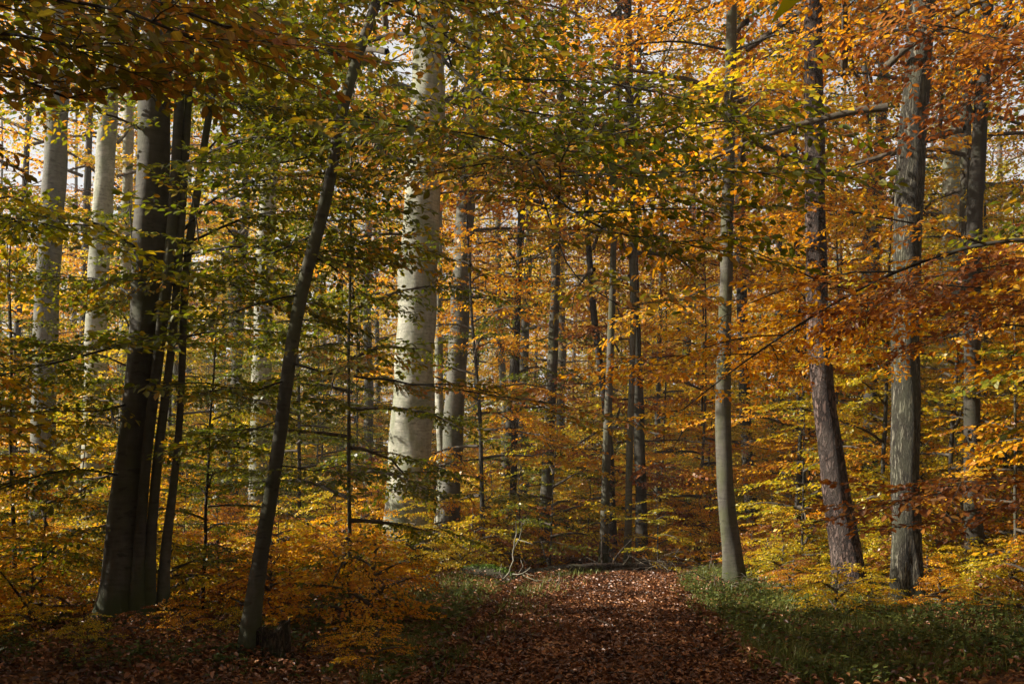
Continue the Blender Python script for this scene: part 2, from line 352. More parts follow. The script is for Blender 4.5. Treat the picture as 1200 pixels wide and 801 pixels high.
def scatter(name, n_path, n_side):
    x1 = rng.uniform(-1.12, 1.12, n_path); y1 = 7.6 + 15 * rng.random(n_path) ** 1.25; x1 = path_c(y1) + x1 * path_w(y1)
    y2 = 7.6 + 20 * rng.random(n_side) ** 1.15; x2 = rng.uniform(-.58, .58, n_side) * y2
    keep = (x2 < path_c(y2) + path_w(y2) * .9) | (rng.random(n_side) < .42); x2, y2 = x2[keep], y2[keep]
    tb = np.array([P(*p)[:2] for p in ((165, 750, 11.3), (287, 783, 9.6), (862, 690, 17.8), (1000, 703, 16.4), (1064, 710, 14.8), (1142, 690, 17.6), (474, 670, 22), (318, 781, 9.7))])
    k3 = np.repeat(np.arange(len(tb)), 420); a3 = rng.uniform(0, 6.3, len(k3)); r3 = np.array([.42, .15, .25, .38, .36, .25, .62, .2])[k3] + np.abs(rng.normal(0, .30, len(k3)))   # leaves gathered against the trunks
    x = np.r_[x1, x2, tb[k3, 0] + r3 * np.cos(a3)]; y = np.r_[y1, y2, tb[k3, 1] + r3 * np.sin(a3)]; n = len(x); z = surf_z(x, y) + rng.uniform(.004, .035, n) + np.where(np.abs(x - path_c(y)) > path_w(y), rng.uniform(0, .15, n), 0)
    z[-len(k3):] += .10 * np.exp(-(r3 - r3.min()) / .25) * rng.random(len(k3))
    sh = (LEAF6[0] * np.array([1, 1, 3.2]), LEAF6[1])
    V = leaf_block(np.stack([x, y, z], 1), rng.uniform(0, 6.3, n), rng.normal(.05, .30, n), rng.normal(0, .45, n), rng.uniform(.036, .076, n), sh)
    g = Geo(); g.merge(V, sh[1], np.zeros(2, np.int32)); o = link(name, g.mesh(name, ['litter'])); o['kind'] = 'stuff'
    o['label'] = 'fallen brown and orange beech leaves covering the path and forest floor'
scatter('fallen_leaves', 40000, 48000)
g = Geo()
for i in range(150):
    y = 8 + 12 * rng.random(); x = path_c(y) + rng.normal(0, 1.3); z = float(surf_z(x, y)) + .03; q = limb_points(np.array([x, y, z]), rng.uniform(0, 6.3), rng.uniform(-.05, .12), rng.uniform(.12, .6), 0, 6, .22); g.tube(q, np.linspace(.005, .002, 6) * rng.uniform(.7, 1.6), 4)
o = link('fallen_twigs', g.mesh('fallen_twigs', ['twig'])); o['kind'] = 'stuff'; o['label'] = 'small dead twigs scattered over the leaves of the path'

def blades(name, n, where, hmin, hmax, label, w=.006):
    x, y, k = where(n); n = len(x); z = surf_z(x, y) - .01
    h = rng.uniform(hmin, hmax, n) * k; a = rng.uniform(0, 6.3, n); ln = rng.uniform(.15, .9, n) * h; c, s = np.cos(a), np.sin(a)
    px, py = -s * w, c * w; b = np.stack([x, y, z], 1); o_ = np.stack([px, py, 0 * px], 1)
    mid = b + np.stack([c * ln * .3, s * ln * .3, h * .6], 1); tip = b + np.stack([c * ln, s * ln, h], 1)
    V = np.stack([b - o_, b + o_, mid + o_ * .8, mid - o_ * .8, tip + o_ * .15, tip - o_ * .15], 1)
    g = Geo(); g.merge(V, np.array([[0, 1, 2, 3], [3, 2, 4, 5]]), np.zeros(2, np.int32)); o = link(name, g.mesh(name, ['grass'])); o['kind'] = 'stuff'; o['label'] = label
def patch(x, y): return .5 + .5 * np.sin(x * 2.1 + np.sin(y * 1.3) * 2) * np.sin(y * 1.15 + 1.1 * np.sin(x * 1.7))
def left_verge(n):
    y = rng.uniform(8.4, 22, n); wd = .25 + .65 * sstep(8, 14, y); x = path_c(y) - path_w(y) - .12 + rng.normal(-.45, .42, n) * wd * 1.5
    k = rng.random(n) < .25 + .75 * patch(x, y) ** 1.5; return x[k], y[k], (.5 + .7 * patch(x, y))[k]
def right_verge(n):
    y = 8.4 + 16 * rng.random(n); x = path_c(y) + path_w(y) + .02 + np.abs(rng.normal(0, 1, n)) * (1.1 + .08 * y)
    k = (rng.random(n) < .3 + .7 * patch(x + 3, y)) & in_view(x, y); return x[k], y[k], (.5 + .6 * patch(x + 3, y))[k]
blades('verge_grass', 19000, left_verge, .06, .21, 'soft green grass along the near side of the path beside the big beech')
blades('shade_grass', 38000, right_verge, .06, .29, 'short shaded grass spreading between the path and the oak')

def herbs(name, n, where, label, lo=.04, hi=.30, size=(.035, .085), mat='herb'):
    x, y, k = where(n); n = len(x); m = 5
    stem_h = rng.uniform(lo, hi, n) * k; z = surf_z(x, y)
    xs_ = np.repeat(x, m); ys_ = np.repeat(y, m); a = rng.uniform(0, 6.3, n * m); f = rng.uniform(.45, 1, n * m)
    pos = np.stack([xs_ + .02 * np.cos(a), ys_ + .02 * np.sin(a), np.repeat(z, m) + f * np.repeat(stem_h, m)], 1)
    V = leaf_block(pos, a, rng.normal(.05, .3, n * m), rng.normal(0, .35, n * m), rng.uniform(*size, n * m), LEAF6)
    g = Geo(); g.merge(V, LEAF6[1], np.zeros(2, np.int32))
    b = np.stack([x, y, z - .01], 1); t = np.stack([x, y, z + stem_h], 1); o_ = np.array([.003, 0, 0]); V2 = np.stack([b - o_, b + o_, t + o_ * .5, t - o_ * .5], 1)
    g.merge(V2, np.array([[0, 1, 2, 3]]), np.zeros(1, np.int32))
    o = link(name, g.mesh(name, [mat])); o['kind'] = 'stuff'; o['label'] = label
def right_floor(n):
    y = 8.3 + 13 * rng.random(n); x = path_c(y) + path_w(y) + .25 + rng.random(n) * (y * .62 - 1)
    k = in_view(x, y) & (rng.random(n) < .25 + .75 * patch(x * 1.6, y * 1.6 + 4)); return x[k], y[k], (.35 + .9 * patch(x * 1.6, y * 1.6 + 4))[k]
def left_floor(n):
    y = 8.3 + 8 * rng.random(n); x = -y * .56 + rng.random(n) * (y * .56 - .6)
    k = rng.random(n) < patch(x * 1.3 + 5, y * 1.9) ** 2.2; return x[k], y[k], (.4 + .8 * patch(x * 1.3 + 5, y * 1.9))[k]
herbs('ground_cover', 11000, right_floor, 'dark green low plants covering the shaded floor below the oak')
herbs('verge_herbs', 1500, lambda n: left_verge(n), 'small green weeds mixed into the grass beside the path', .04, .20, (.03, .06))
herbs('woodland_herbs', 4800, left_floor, 'small green leafy herbs on the dark floor around the stump', .05, .26, (.04, .09))

# ------------------------------------------------------------------ prototypes shared by the many trees of the wood
def canopy_proto(name, mats, h0, h1, n, Lmax, sc=1.55, kind='far', keep=1.0, step=.42, el0=.15):
    g = Geo(); wd = Geo(); sp = Sprays(); ga = 2.4
    for i in range(n):
        t = (i + rng.uniform(-.3, .3)) / n; z = h0 + (h1 - h0) * max(t, 0) ** .9
        shape = (math.sin(min(1, .25 + t * 1.1) * math.pi) ** .7 if t > .1 else .75) * (1 - .55 * t) + .12
        L = Lmax * shape * rng.uniform(.75, 1.2)
        q = limb_points(np.array([0, 0, z]), i * ga + rng.normal(0, .3), el0 + .75 * t + rng.normal(0, .12), L, -.45)
        dress(q, .025 + .045 * (1 - t) * Lmax / 5, wd, sp, sc, step, .25, True, 5, 1)
    sp.into(g, kind, keep)
    for v, f in zip(wd.v, wd.f): pass
    off = 0
    W = np.concatenate(wd.v); Q = np.concatenate(wd.f); g.add(W, Q, 1)
    return g.mesh(name, [mats, 'twig'])
CAN = {c: [canopy_proto('high_crown', c, 9.5, 25, 28, 5.2, keep=.75), canopy_proto('high_crown', c, 8, 24, 26, 4.8, keep=.75)] for c in ('ora', 'yel')}
CAN['bro'] = [canopy_proto('high_crown', 'bro', 9, 24, 28, 5.4)]
CAN['gre'] = [canopy_proto('high_crown', 'gre', 9, 24, 28, 5.4)]
UND = {c: [canopy_proto('layered_crown', c, 1.2, 12.0, 26, 3.3, 1.25, 'mid', step=.38, el0=.05) for _ in range(2)] for c in ('ora', 'yel', 'gre')}
UND['bro'] = [canopy_proto('layered_crown', 'bro', 1.2, 11.0, 24, 3.1, 1.25, 'mid', step=.38, el0=.05)]
SAP = {c: [canopy_proto('sapling_crown', c, .25, 3.2, 15, 1.25, .80, 'mid', step=.30, el0=.15) for _ in range(2)] for c in ('ora', 'yel', 'gre')}
SAP['bro'] = [canopy_proto('sapling_crown', 'bro', .25, 3.0, 15, 1.2, .80, 'mid', step=.30, el0=.15)]
SHR = {c: [canopy_proto('shrub_crown', c, .08, 1.15, 11, .75, .62, 'mid', step=.26, el0=.35) for _ in range(2)] for c in ('ora', 'yel', 'bro')}
def pole_proto(name, h, r, mat, sides=9):
    g = Geo(); k = 9; z = np.linspace(-.1, h, k); p = np.stack([np.cumsum(rng.normal(0, h * .004, k)), np.cumsum(rng.normal(0, h * .004, k)), z], 1)
    p[:, :2] -= p[0, :2]; trunk_into(g, p, np.linspace(r, r * .25, k), sides, .3, .15, max(.25, h / 40), .03)
    return g.mesh(name, [mat])
POLE = {'can': [pole_proto('trunk', 25.5, r, m) for r, m in ((.24, 'greybark'), (.19, 'darkbark'), (.28, 'beech'), (.21, 'beech'), (.16, 'darkbark'))],
        'und': [pole_proto('trunk', 12.2, r, m, 7) for r, m in ((.075, 'darkbark'), (.06, 'greybark'), (.085, 'darkbark'))],
        'sap': [pole_proto('trunk', 3.3, r, 'darkbark', 5) for r in (.022, .028)],
        'shr': [pole_proto('stem', 1.2, .012, 'twig', 4)]}

def plant(kind, col, x, y, s, name, label, cat, group=None, crown='crown', lean=0.03):
    t = thing(name, label, cat, (x, y, float(ground_z(x, y))), group)
    t.rotation_euler = (rng.normal(0, lean), rng.normal(0, lean), rng.uniform(0, 6.28)); t.scale = (s, s, s * rng.uniform(.9, 1.12))
    link('stem' if kind == 'shr' else 'trunk', POLE[kind][rng.integers(len(POLE[kind]))], t)
    lib = {'can': CAN, 'und': UND, 'sap': SAP, 'shr': SHR}[kind][col]
    link('crown', lib[rng.integers(len(lib))], t)
    return t

# ------------------------------------------------------------------ trees one can tell apart
def px_tree(name, label, cat, d, px, widths, bark, top=24, crown=None, crown_s=1.0, sides=20, flare=.35, lobes=.2, group=None, base_py=None, crown_dz=0.):
    """px: photo pixels of the trunk from its base up; widths: trunk width in pixels at the same points"""
    b = P(px[0][0], px[0][1], d); gz = float(ground_z(b[0], b[1])); b[2] = gz
    pts = [np.array([0, 0, -.12])]; rad = [widths[0] / F * d / 2]
    for (x, y), w in zip(px[1:], widths[1:]):
        q = P(x, y, d) - b
        if q[2] > .3: pts.append(q); rad.append(w / F * d / 2)
    last = pts[-1]; dirn = (last - pts[-2]); dirn /= np.linalg.norm(dirn)
    if last[2] < top:
        for f in (.5, 1.):
            k = (top - last[2]) * f; pts.append(last + np.array([dirn[0] * k * .6, rng.normal(0, .2), k])); rad.append(rad[len(px) - 1 if len(px) - 1 < len(rad) else -1] * (1 - .42 * f))
    t = thing(name, label, cat, b, group); g = Geo()
    P_ = trunk_into(g, np.array(pts), np.array(rad), sides, flare, lobes)
    link('trunk', g.mesh('trunk', [bark]), t)
    if crown is not None:
        c = link('crown', crown, t); c.scale = (crown_s,) * 3
        ax = P_[len(P_) * 2 // 3, :3]; c.rotation_euler = (-math.atan2(ax[1], ax[2]), math.atan2(ax[0], ax[2]), rng.uniform(0, 6.28)); c.location = (0, 0, crown_dz)
    t['_b'] = [float(v) for v in b]
    return t, P_

def bough(t, pix, r0, cg, name='branch', mat='darkbark', sc=1.0, start=.15, step=.20, sec=True, dens=1.0, depth_wob=0.0):
    """one limb through photo pixels at their depths, a child of tree t; its leaves go to the sprays cg"""
    b = np.array(t['_b']); q = chaikin(np.array([P(*p) for p in pix]) - b, 2); q = resample(q, max(.18, .22 * sc)); n = len(q)
    q[1:] += np.cumsum(rng.normal(0, .012, (n - 1, 3)), 0)
    wd = Geo(); dress(q, r0 * .55, wd, cg, sc, step, start, sec, 7, 0, 0, dens)
    return link(name, wd.mesh('branch', [mat]), t)
def crown_from(t, cg, kind, mat, name='crown'):
    g = Geo(); cg.into(g, kind); return link(name, g.mesh('crown', [mat, 'twig']), t)

# 1-2: beeches on the left, behind
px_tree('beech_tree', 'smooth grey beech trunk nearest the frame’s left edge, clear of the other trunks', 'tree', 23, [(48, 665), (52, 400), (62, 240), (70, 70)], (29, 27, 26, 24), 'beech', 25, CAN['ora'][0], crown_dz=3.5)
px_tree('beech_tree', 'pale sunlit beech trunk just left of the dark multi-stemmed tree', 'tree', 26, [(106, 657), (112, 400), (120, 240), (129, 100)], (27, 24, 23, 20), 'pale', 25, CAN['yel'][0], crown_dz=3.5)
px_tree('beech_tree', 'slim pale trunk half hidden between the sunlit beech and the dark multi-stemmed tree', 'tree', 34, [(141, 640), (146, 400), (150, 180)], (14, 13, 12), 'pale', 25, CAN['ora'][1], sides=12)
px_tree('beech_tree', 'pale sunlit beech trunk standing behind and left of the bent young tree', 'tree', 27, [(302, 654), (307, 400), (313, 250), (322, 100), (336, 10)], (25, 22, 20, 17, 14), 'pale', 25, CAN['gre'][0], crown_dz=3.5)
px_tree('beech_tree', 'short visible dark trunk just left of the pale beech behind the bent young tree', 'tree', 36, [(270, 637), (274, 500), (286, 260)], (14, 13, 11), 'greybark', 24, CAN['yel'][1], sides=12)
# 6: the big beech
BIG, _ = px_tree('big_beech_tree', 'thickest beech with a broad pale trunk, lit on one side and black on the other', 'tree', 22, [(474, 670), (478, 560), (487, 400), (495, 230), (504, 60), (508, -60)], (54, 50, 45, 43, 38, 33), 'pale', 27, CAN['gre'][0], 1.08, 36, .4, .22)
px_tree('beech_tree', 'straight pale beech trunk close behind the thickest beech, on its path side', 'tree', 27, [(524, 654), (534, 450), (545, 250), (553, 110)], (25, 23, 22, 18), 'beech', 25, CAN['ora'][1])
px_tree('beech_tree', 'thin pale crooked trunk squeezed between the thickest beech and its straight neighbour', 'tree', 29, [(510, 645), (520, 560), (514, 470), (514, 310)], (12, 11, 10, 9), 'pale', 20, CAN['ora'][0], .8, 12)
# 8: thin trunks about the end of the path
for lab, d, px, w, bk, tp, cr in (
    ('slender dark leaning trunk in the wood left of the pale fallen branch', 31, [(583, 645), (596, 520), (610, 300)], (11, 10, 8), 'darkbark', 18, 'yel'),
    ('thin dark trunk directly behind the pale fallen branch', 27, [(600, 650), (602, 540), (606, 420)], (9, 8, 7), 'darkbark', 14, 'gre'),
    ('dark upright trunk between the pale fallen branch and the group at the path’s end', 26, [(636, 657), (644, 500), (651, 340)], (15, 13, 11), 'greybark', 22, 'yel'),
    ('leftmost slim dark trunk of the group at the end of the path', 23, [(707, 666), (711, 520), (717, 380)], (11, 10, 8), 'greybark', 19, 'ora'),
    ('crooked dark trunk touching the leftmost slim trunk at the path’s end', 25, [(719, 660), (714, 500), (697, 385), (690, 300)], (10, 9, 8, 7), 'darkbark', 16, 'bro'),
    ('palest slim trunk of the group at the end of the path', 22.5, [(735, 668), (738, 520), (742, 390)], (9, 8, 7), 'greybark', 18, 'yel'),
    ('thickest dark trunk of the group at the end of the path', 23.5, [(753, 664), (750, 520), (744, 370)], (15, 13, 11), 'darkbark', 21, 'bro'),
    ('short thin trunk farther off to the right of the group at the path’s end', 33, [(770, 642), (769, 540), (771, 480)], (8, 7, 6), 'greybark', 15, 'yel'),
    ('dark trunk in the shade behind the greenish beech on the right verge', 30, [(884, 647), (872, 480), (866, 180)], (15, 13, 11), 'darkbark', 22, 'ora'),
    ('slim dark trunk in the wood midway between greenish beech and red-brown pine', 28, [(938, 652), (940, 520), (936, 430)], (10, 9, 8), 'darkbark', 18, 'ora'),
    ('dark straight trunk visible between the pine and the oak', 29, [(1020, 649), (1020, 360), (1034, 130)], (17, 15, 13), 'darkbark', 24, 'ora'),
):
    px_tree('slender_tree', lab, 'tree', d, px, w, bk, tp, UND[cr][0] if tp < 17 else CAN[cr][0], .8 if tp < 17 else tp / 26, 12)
# 9-13: the trees on the right
T9, _ = px_tree('young_beech_tree', 'greenish grey beech leaning slightly at the edge of the path on its far verge', 'tree', 17.8, [(862, 690), (846, 540), (850, 350), (855, 150), (858, 0)], (23, 19, 15, 13.5, 12), 'greybark', 22, CAN['yel'][1], .92, 20, .6, .3)
c9 = Sprays()
for pl, r in (([(856, 120, 17.8), (900, 100, 17.4), (945, 125, 17)], .04), ([(853, 200, 17.8), (910, 208, 17.2), (965, 250, 16.8)], .04), ([(853, 205, 17.8), (800, 185, 18), (735, 195, 18.2)], .035), ([(851, 300, 17.8), (900, 288, 17.2), (948, 315, 16.7)], .03),
              ([(857, 60, 17.8), (800, 45, 17.6), (710, 60, 17.4), (640, 40, 17.2)], .045), ([(857, 60, 17.8), (915, 40, 17.2), (1000, 28, 16.9)], .045), ([(851, 330, 17.8), (800, 352, 18.2), (750, 385, 18.6)], .03), ([(852, 260, 17.8), (890, 255, 18.6), (930, 240, 19.4)], .03), ([(850, 390, 17.8), (885, 400, 17), (925, 420, 16.4)], .025)):
    bough(T9, pl, r, c9, sc=1.05, step=.24, start=.25)
crown_from(T9, c9, 'fine', 'ora')
T10, _ = px_tree('pine_tree', 'pine with rough red-brown furrowed bark, leaning and curving', 'tree', 16.4, [(1000, 703), (976, 545), (957, 400), (955, 200), (953, 30)], (37, 29, 25, 23, 21), 'pine', 24, CAN['ora'][0], .95, 28, .5, .3)
T11, _ = px_tree('oak_tree', 'straight oak with thick furrowed grey-green bark, right of the pine', 'tree', 14.8, [(1064, 710), (1060, 480), (1062, 300), (1072, 120), (1081, 20)], (36, 31, 32, 31, 29), 'oak', 23, CAN['ora'][1], .95, 32, .6, .35)
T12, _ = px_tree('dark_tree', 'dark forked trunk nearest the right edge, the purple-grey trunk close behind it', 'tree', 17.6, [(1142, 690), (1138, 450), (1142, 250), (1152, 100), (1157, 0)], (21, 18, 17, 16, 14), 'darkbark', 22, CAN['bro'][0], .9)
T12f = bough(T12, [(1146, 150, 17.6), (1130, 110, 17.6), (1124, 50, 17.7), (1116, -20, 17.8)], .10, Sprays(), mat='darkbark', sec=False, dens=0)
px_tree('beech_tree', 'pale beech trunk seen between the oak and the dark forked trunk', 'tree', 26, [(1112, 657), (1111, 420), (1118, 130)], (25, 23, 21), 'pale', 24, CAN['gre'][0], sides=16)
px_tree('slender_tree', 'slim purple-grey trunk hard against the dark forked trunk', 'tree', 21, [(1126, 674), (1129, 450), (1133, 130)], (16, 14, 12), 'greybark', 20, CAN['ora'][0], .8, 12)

# 3: the multi-stemmed tree on the left
d3 = 11.3
T3, P3 = px_tree('multi_stemmed_beech_tree', 'dark beech with several stems rising from one root, left of the bent young tree', 'tree', d3, [(141, 752), (140, 650), (148, 560), (158, 470), (168, 400), (178, 250), (183, 100), (185, -20)], (46, 32, 30, 30, 32, 38, 37, 33), 'greybark', 21, None, 1, 30, 1.0, .35)
b3 = np.array(T3['_b'])
for px, w, dd in (([(160, 750), (162, 650), (169, 560), (179, 470), (188, 390), (200, 300), (206, 200), (212, 90), (216, -40)], (22, 13, 12, 12, 13, 13, 12, 11, 10), -.10),
                  ([(174, 750), (175, 650), (182, 560), (193, 470), (203, 390), (210, 300), (216, 210), (222, 90), (230, -40)], (20, 12, 11, 10, 9, 9, 9, 8, 7), -.04),
                  ([(190, 744), (192, 650), (205, 560), (212, 480), (217, 310), (232, 220), (247, 120), (264, 20), (285, -120)], (16, 11, 9, 8, 9, 9, 8, 8, 7), .05)):
    g = Geo(); pts = np.array([P(x, y, d3 + dd) for x, y in px]) - b3; pts[0, 2] = -.1
    trunk_into(g, pts, np.array(w) / F * d3 / 2, 16, .35, .2); link('stem', g.mesh('stem', ['greybark']), T3)
c3 = Sprays()
for pl, r in (([(214, 285, 11.3), (300, 248, 11.6), (380, 262, 11.8), (450, 255, 12)], .03), ([(180, 130, 11.3), (230, 120, 11.8), (300, 95, 12.4), (380, 110, 12.8)], .035), ([(172, 395, 11.3), (110, 415, 10.9), (40, 430, 10.6), (-30, 450, 10.4)], .035), ([(165, 470, 11.3), (100, 490, 10.8), (20, 480, 10.3)], .03),
              ([(176, 300, 11.3), (120, 262, 10.8), (60, 250, 10.3), (0, 262, 9.8)], .04), ([(190, 335, 11.3), (240, 322, 10.8), (300, 332, 10.3), (350, 350, 10)], .035),
              ([(214, 270, 11.3), (262, 222, 11), (330, 205, 10.6), (400, 215, 10.2)], .035), 
              ([(152, 560, 11.3), (100, 548, 10.8), (40, 560, 10.4), (-20, 585, 10)], .03), ([(205, 470, 11.3), (250, 455, 10.9), (300, 470, 10.4)], .025),
              ([(181, 70, 11.3), (250, 45, 11), (340, 50, 10.6), (410, 70, 10.2)], .045), ([(181, 50, 11.3), (110, 40, 10.8), (40, 55, 10.2)], .045),
              ([(183, -40, 11.3), (240, -70, 10.6), (330, -60, 10), (420, -30, 9.6)], .05), 
              ([(230, 190, 11.3), (290, 130, 11.6), (350, 110, 12)], .025), ([(200, 400, 11.3), (260, 385, 11.8), (330, 390, 12.2)], .025),
              ([(183, 90, 11.3), (230, 100, 10.9), (290, 130, 10.5), (350, 130, 10.2)], .03), ([(206, 200, 11.3), (280, 170, 10.8), (370, 165, 10.3), (440, 185, 9.9)], .035), ([(214, 300, 11.3), (270, 290, 10.8), (340, 285, 10.4), (420, 300, 10)], .03), ([(180, 160, 11.3), (120, 130, 10.8), (60, 130, 10.4)], .03),
              ([(160, 610, 11.3), (110, 618, 11.6), (50, 640, 11.8)], .022), ([(170, 360, 11.3), (120, 330, 12), (60, 325, 12.5)], .03)):
    bough(T3, pl, r, c3, sc=.95)
crown_from(T3, c3, 'fine', 'gre')

# 5: the bent young tree
d5 = 9.6
T5, P5 = px_tree('bent_young_tree', 'thin bent young tree with one curving grey stem beside the stump', 'tree', d5, [(287, 783), (300, 680), (325, 540), (336, 440), (356, 330), (385, 225), (396, 150), (420, 60), (446, -10), (480, -120)], (22, 18, 16, 15, 14.5, 14, 13, 12, 11, 9), 'greybark', 11, None, 1, 22, .45, .25)
c5 = Sprays(); c5b = Sprays()
for pl, r in (([(352, 345, 9.6), (300, 350, 9.2), (240, 375, 8.8), (200, 400, 8.5)], .022), ([(342, 415, 9.6), (392, 398, 9.2), (440, 408, 8.9)], .022),
              ([(395, 165, 9.6), (330, 195, 9.2), (262, 190, 8.8)], .022), 
              ([(425, 50, 9.6), (480, 40, 9.0), (530, 75, 8.4), (585, 118, 7.9), (635, 190, 7.5), (675, 245, 7.2), (740, 272, 7.0), (800, 280, 6.8)], .04),
              ([(440, 5, 9.6), (490, 0, 9.2), (545, 20, 8.8), (590, 45, 8.5)], .025),
              ([(420, 70, 9.6), (360, 60, 9.1), (290, 85, 8.7)], .022), ([(336, 445, 9.6), (285, 458, 9.2), (235, 445, 8.8)], .02),
              ([(366, 300, 9.6), (400, 318, 9.9), (430, 345, 10.2)], .018), ([(446, 0, 9.6), (500, 28, 9.9), (560, 60, 10.2), (620, 90, 10.4)], .025), ([(370, 275, 9.6), (330, 298, 9.8), (280, 312, 10.2)], .02), ([(325, 545, 9.6), (365, 552, 9.4), (410, 545, 9.2)], .016),
              ([(400, 140, 9.6), (450, 130, 9.2), (510, 150, 8.8), (560, 170, 8.5)], .02), ([(330, 490, 9.6), (290, 500, 10), (250, 520, 10.3)], .016)):
    bough(T5, pl, r, c5, sc=.85, step=.24, start=.3)
for pl, r in (([(340, 425, 9.6), (440, 440, 8.8), (560, 452, 8.2), (640, 465, 7.9), (690, 480, 7.8)], .024), ([(602, 150, 7.75), (640, 240, 7.0), (680, 310, 6.6), (735, 340, 6.2)], .014),
              ([(396, 150, 9.6), (470, 190, 8.6), (560, 215, 7.8), (640, 225, 7.2)], .02)):
    bough(T5, pl, r, c5b, sc=.75, step=.34)
crown_from(T5, c5, 'fine', 'gre'); crown_from(T5, c5b, 'fine', 'near')['label'] = 'reddish brown outer leaves'

# ------------------------------------------------------------------ near trees whose boughs hang into view
def near_tree(name, label, xy, r, bark, h, kind, mats, boughs, sc, lean=(0, 0), step=.25, sec=True):
    b = np.array([xy[0], xy[1], float(ground_z(*xy))]); t = thing(name, label, 'tree', b); t['_b'] = [float(v) for v in b]
    g = Geo(); z = np.linspace(-.12, h, 7); trunk_into(g, np.stack([lean[0] * z / h, lean[1] * z / h, z], 1), np.linspace(r, r * .4, 7), 22, .4, .25); link('trunk', g.mesh('trunk', [bark]), t)
    cs = {}
    for pl, rr, m in boughs:
        p0 = P(*pl[0]); zz = p0[2] - .45; root = np.array([b[0] + lean[0] * zz / h, b[1] + lean[1] * zz / h, zz])
        q = chaikin(np.vstack([root, [P(*p) for p in pl]]) - b, 2); q = resample(q, .22); wd = Geo()
        first = np.linalg.norm(p0 - root) / np.linalg.norm(np.diff(q, axis=0), axis=1).sum()
        dress(q, rr * .6, wd, cs.setdefault(m, Sprays()), sc, step, max(.12, first * .7), sec, 7); link('branch', wd.mesh('branch', ['darkbark']), t)
    for m, s in cs.items(): crown_from(t, s, kind, m)
    return t
near_tree('overhanging_beech_tree', 'near beech outside the frame whose large turning leaves hang across the top left corner', (-3.4, 2.9), .16, 'greybark', 9, 'fine', None, [
    ([(-80, 5, 2.9), (40, -5, 2.8), (150, 10, 2.7), (225, 45, 2.65)], .014, 'near'), ([(-60, 75, 3.2), (0, 85, 3.1), (50, 100, 3.0), (80, 115, 3.0)], .008, 'near'), ([(-60, -40, 3.2), (60, -30, 3.1), (180, 0, 3.0), (260, 30, 2.9)], .012, 'near'), ([(-60, 30, 2.8), (20, 40, 2.7), (90, 55, 2.6)], .010, 'near'), ([(-60, -90, 3.4), (200, -80, 3.6), (380, -45, 3.9), (470, -15, 4.1), (560, 5, 4.3)], .012, 'near')], .50, step=.17, sec=False)
near_tree('orange_beech_tree', 'orange beech outside the frame whose layered boughs reach in from the right', (7.3, 9.6), .24, 'greybark', 16, 'fine', None, [
    ([(1240, 275, 9.6), (1120, 290, 9.8), (1010, 335, 10.4), (920, 390, 11.2), (850, 440, 12), (800, 480, 12.4)], .05, 'ora'),
    ([(1240, 345, 9.0), (1120, 335, 8.8), (1040, 330, 8.6)], .03, 'bro'), ([(1240, 305, 9.2), (1160, 312, 9), (1090, 325, 8.8)], .03, 'bro'),
    ([(1240, 385, 10), (1150, 378, 10.2), (1060, 362, 10.6), (980, 366, 11)], .03, 'ora'), ([(1240, -50, 10.5), (1090, -50, 11), (920, -20, 11.5), (780, 10, 12)], .04, 'ora'),
    ([(1240, 560, 8.6), (1160, 565, 8.6), (1090, 580, 8.8), (1030, 592, 9)], .018, 'bro'), ([(1240, 60, 9.4), (1150, 40, 9.6), (1060, 30, 9.8)], .03, 'bro')], .85, step=.28)

# ------------------------------------------------------------------ the wood: repeats
S = np.array([-.955, -.05, .485]); S /= np.linalg.norm(S)          # towards the sun
# places the sun reaches: the wood has gaps along these beams
LIT = [(1.0, 15.6, 0), (1.8, 16.8, 0), (.8, 17.1, 0), (2.4, 15.4, 0), (3.6, 15.6, .1), (4.6, 16.2, .1), (3.1, 17.2, .1), (3.9, 17.4, .1), (3.0, 16.2, .1), (-.8, 18.2, .2), (5.6, 15.4, .2), (-2.7, 21.6, 2.2), (-2.7, 21.6, 4), (-2.6, 21.6, 6), (-2.5, 21.6, 8), (-2.4, 21.6, 9.5),
       (-10.9, 26, 3), (-10.8, 26, 5.5), (-10.7, 26, 8), (-6.7, 27, 3), (-6.7, 27, 6), (-6.6, 27, 9), (-1.4, 27, 4), (-1.4, 27, 7), (5.7, 14.7, 1.2), (5.7, 14.7, 4), (5.8, 14.7, 6), (5.3, 16.4, 2.5), (5, 16.4, 5),
       (2.6, 12.2, 2.9), (3.2, 11.6, 3.3), (4.5, 14, 5), (3.8, 17.8, 2), (0, 18.4, .5), (-10.9, 23, 3), (-10.9, 23, 6), (-11.3, 23, 8.5), (2, 25, 2), (3, 29, 3), (4.5, 35, 3), (1, 31, 4), (3.5, 39, 5), (5.5, 27, 2), (0, 27, 2.5)]
SIZE = {'can': (4.4, 8, 25), 'und': (2.5, 1.2, 12), 'sap': (1.0, .2, 3.3), 'shr': (.6, 0, 1.2)}
def blocks(kind, x, y, s):
    r, lo, hi = SIZE[kind]; h = S[:2] / np.linalg.norm(S[:2]); sl = S[2] / np.linalg.norm(S[:2])
    for px, py, pz in LIT:
        dx, dy = x - px, y - py; t = dx * h[0] + dy * h[1]; dist = abs(dx * h[1] - dy * h[0])
        if t > .3 and dist < r * s * .9 + .35 and lo * s - .6 < pz + t * sl < hi * s + .3: return True
    return False
def clear_of(pts, x, y, dmin): return all((x - a) ** 2 + (y - b) ** 2 > dmin * dmin for a, b in pts)
SOLID = [(o.location.x, o.location.y) for o in C.objects if o.parent is None and o.get('category') == 'tree']
def zone(px, d):
    if px < 470: return 'left of the thickest beech'
    if px < 620 and d < 24: return 'between the thickest beech and the path'
    if px < 800: return 'behind the end of the path'
    return 'around the pine and the oak' if d < 20 else 'behind the pine and the oak'
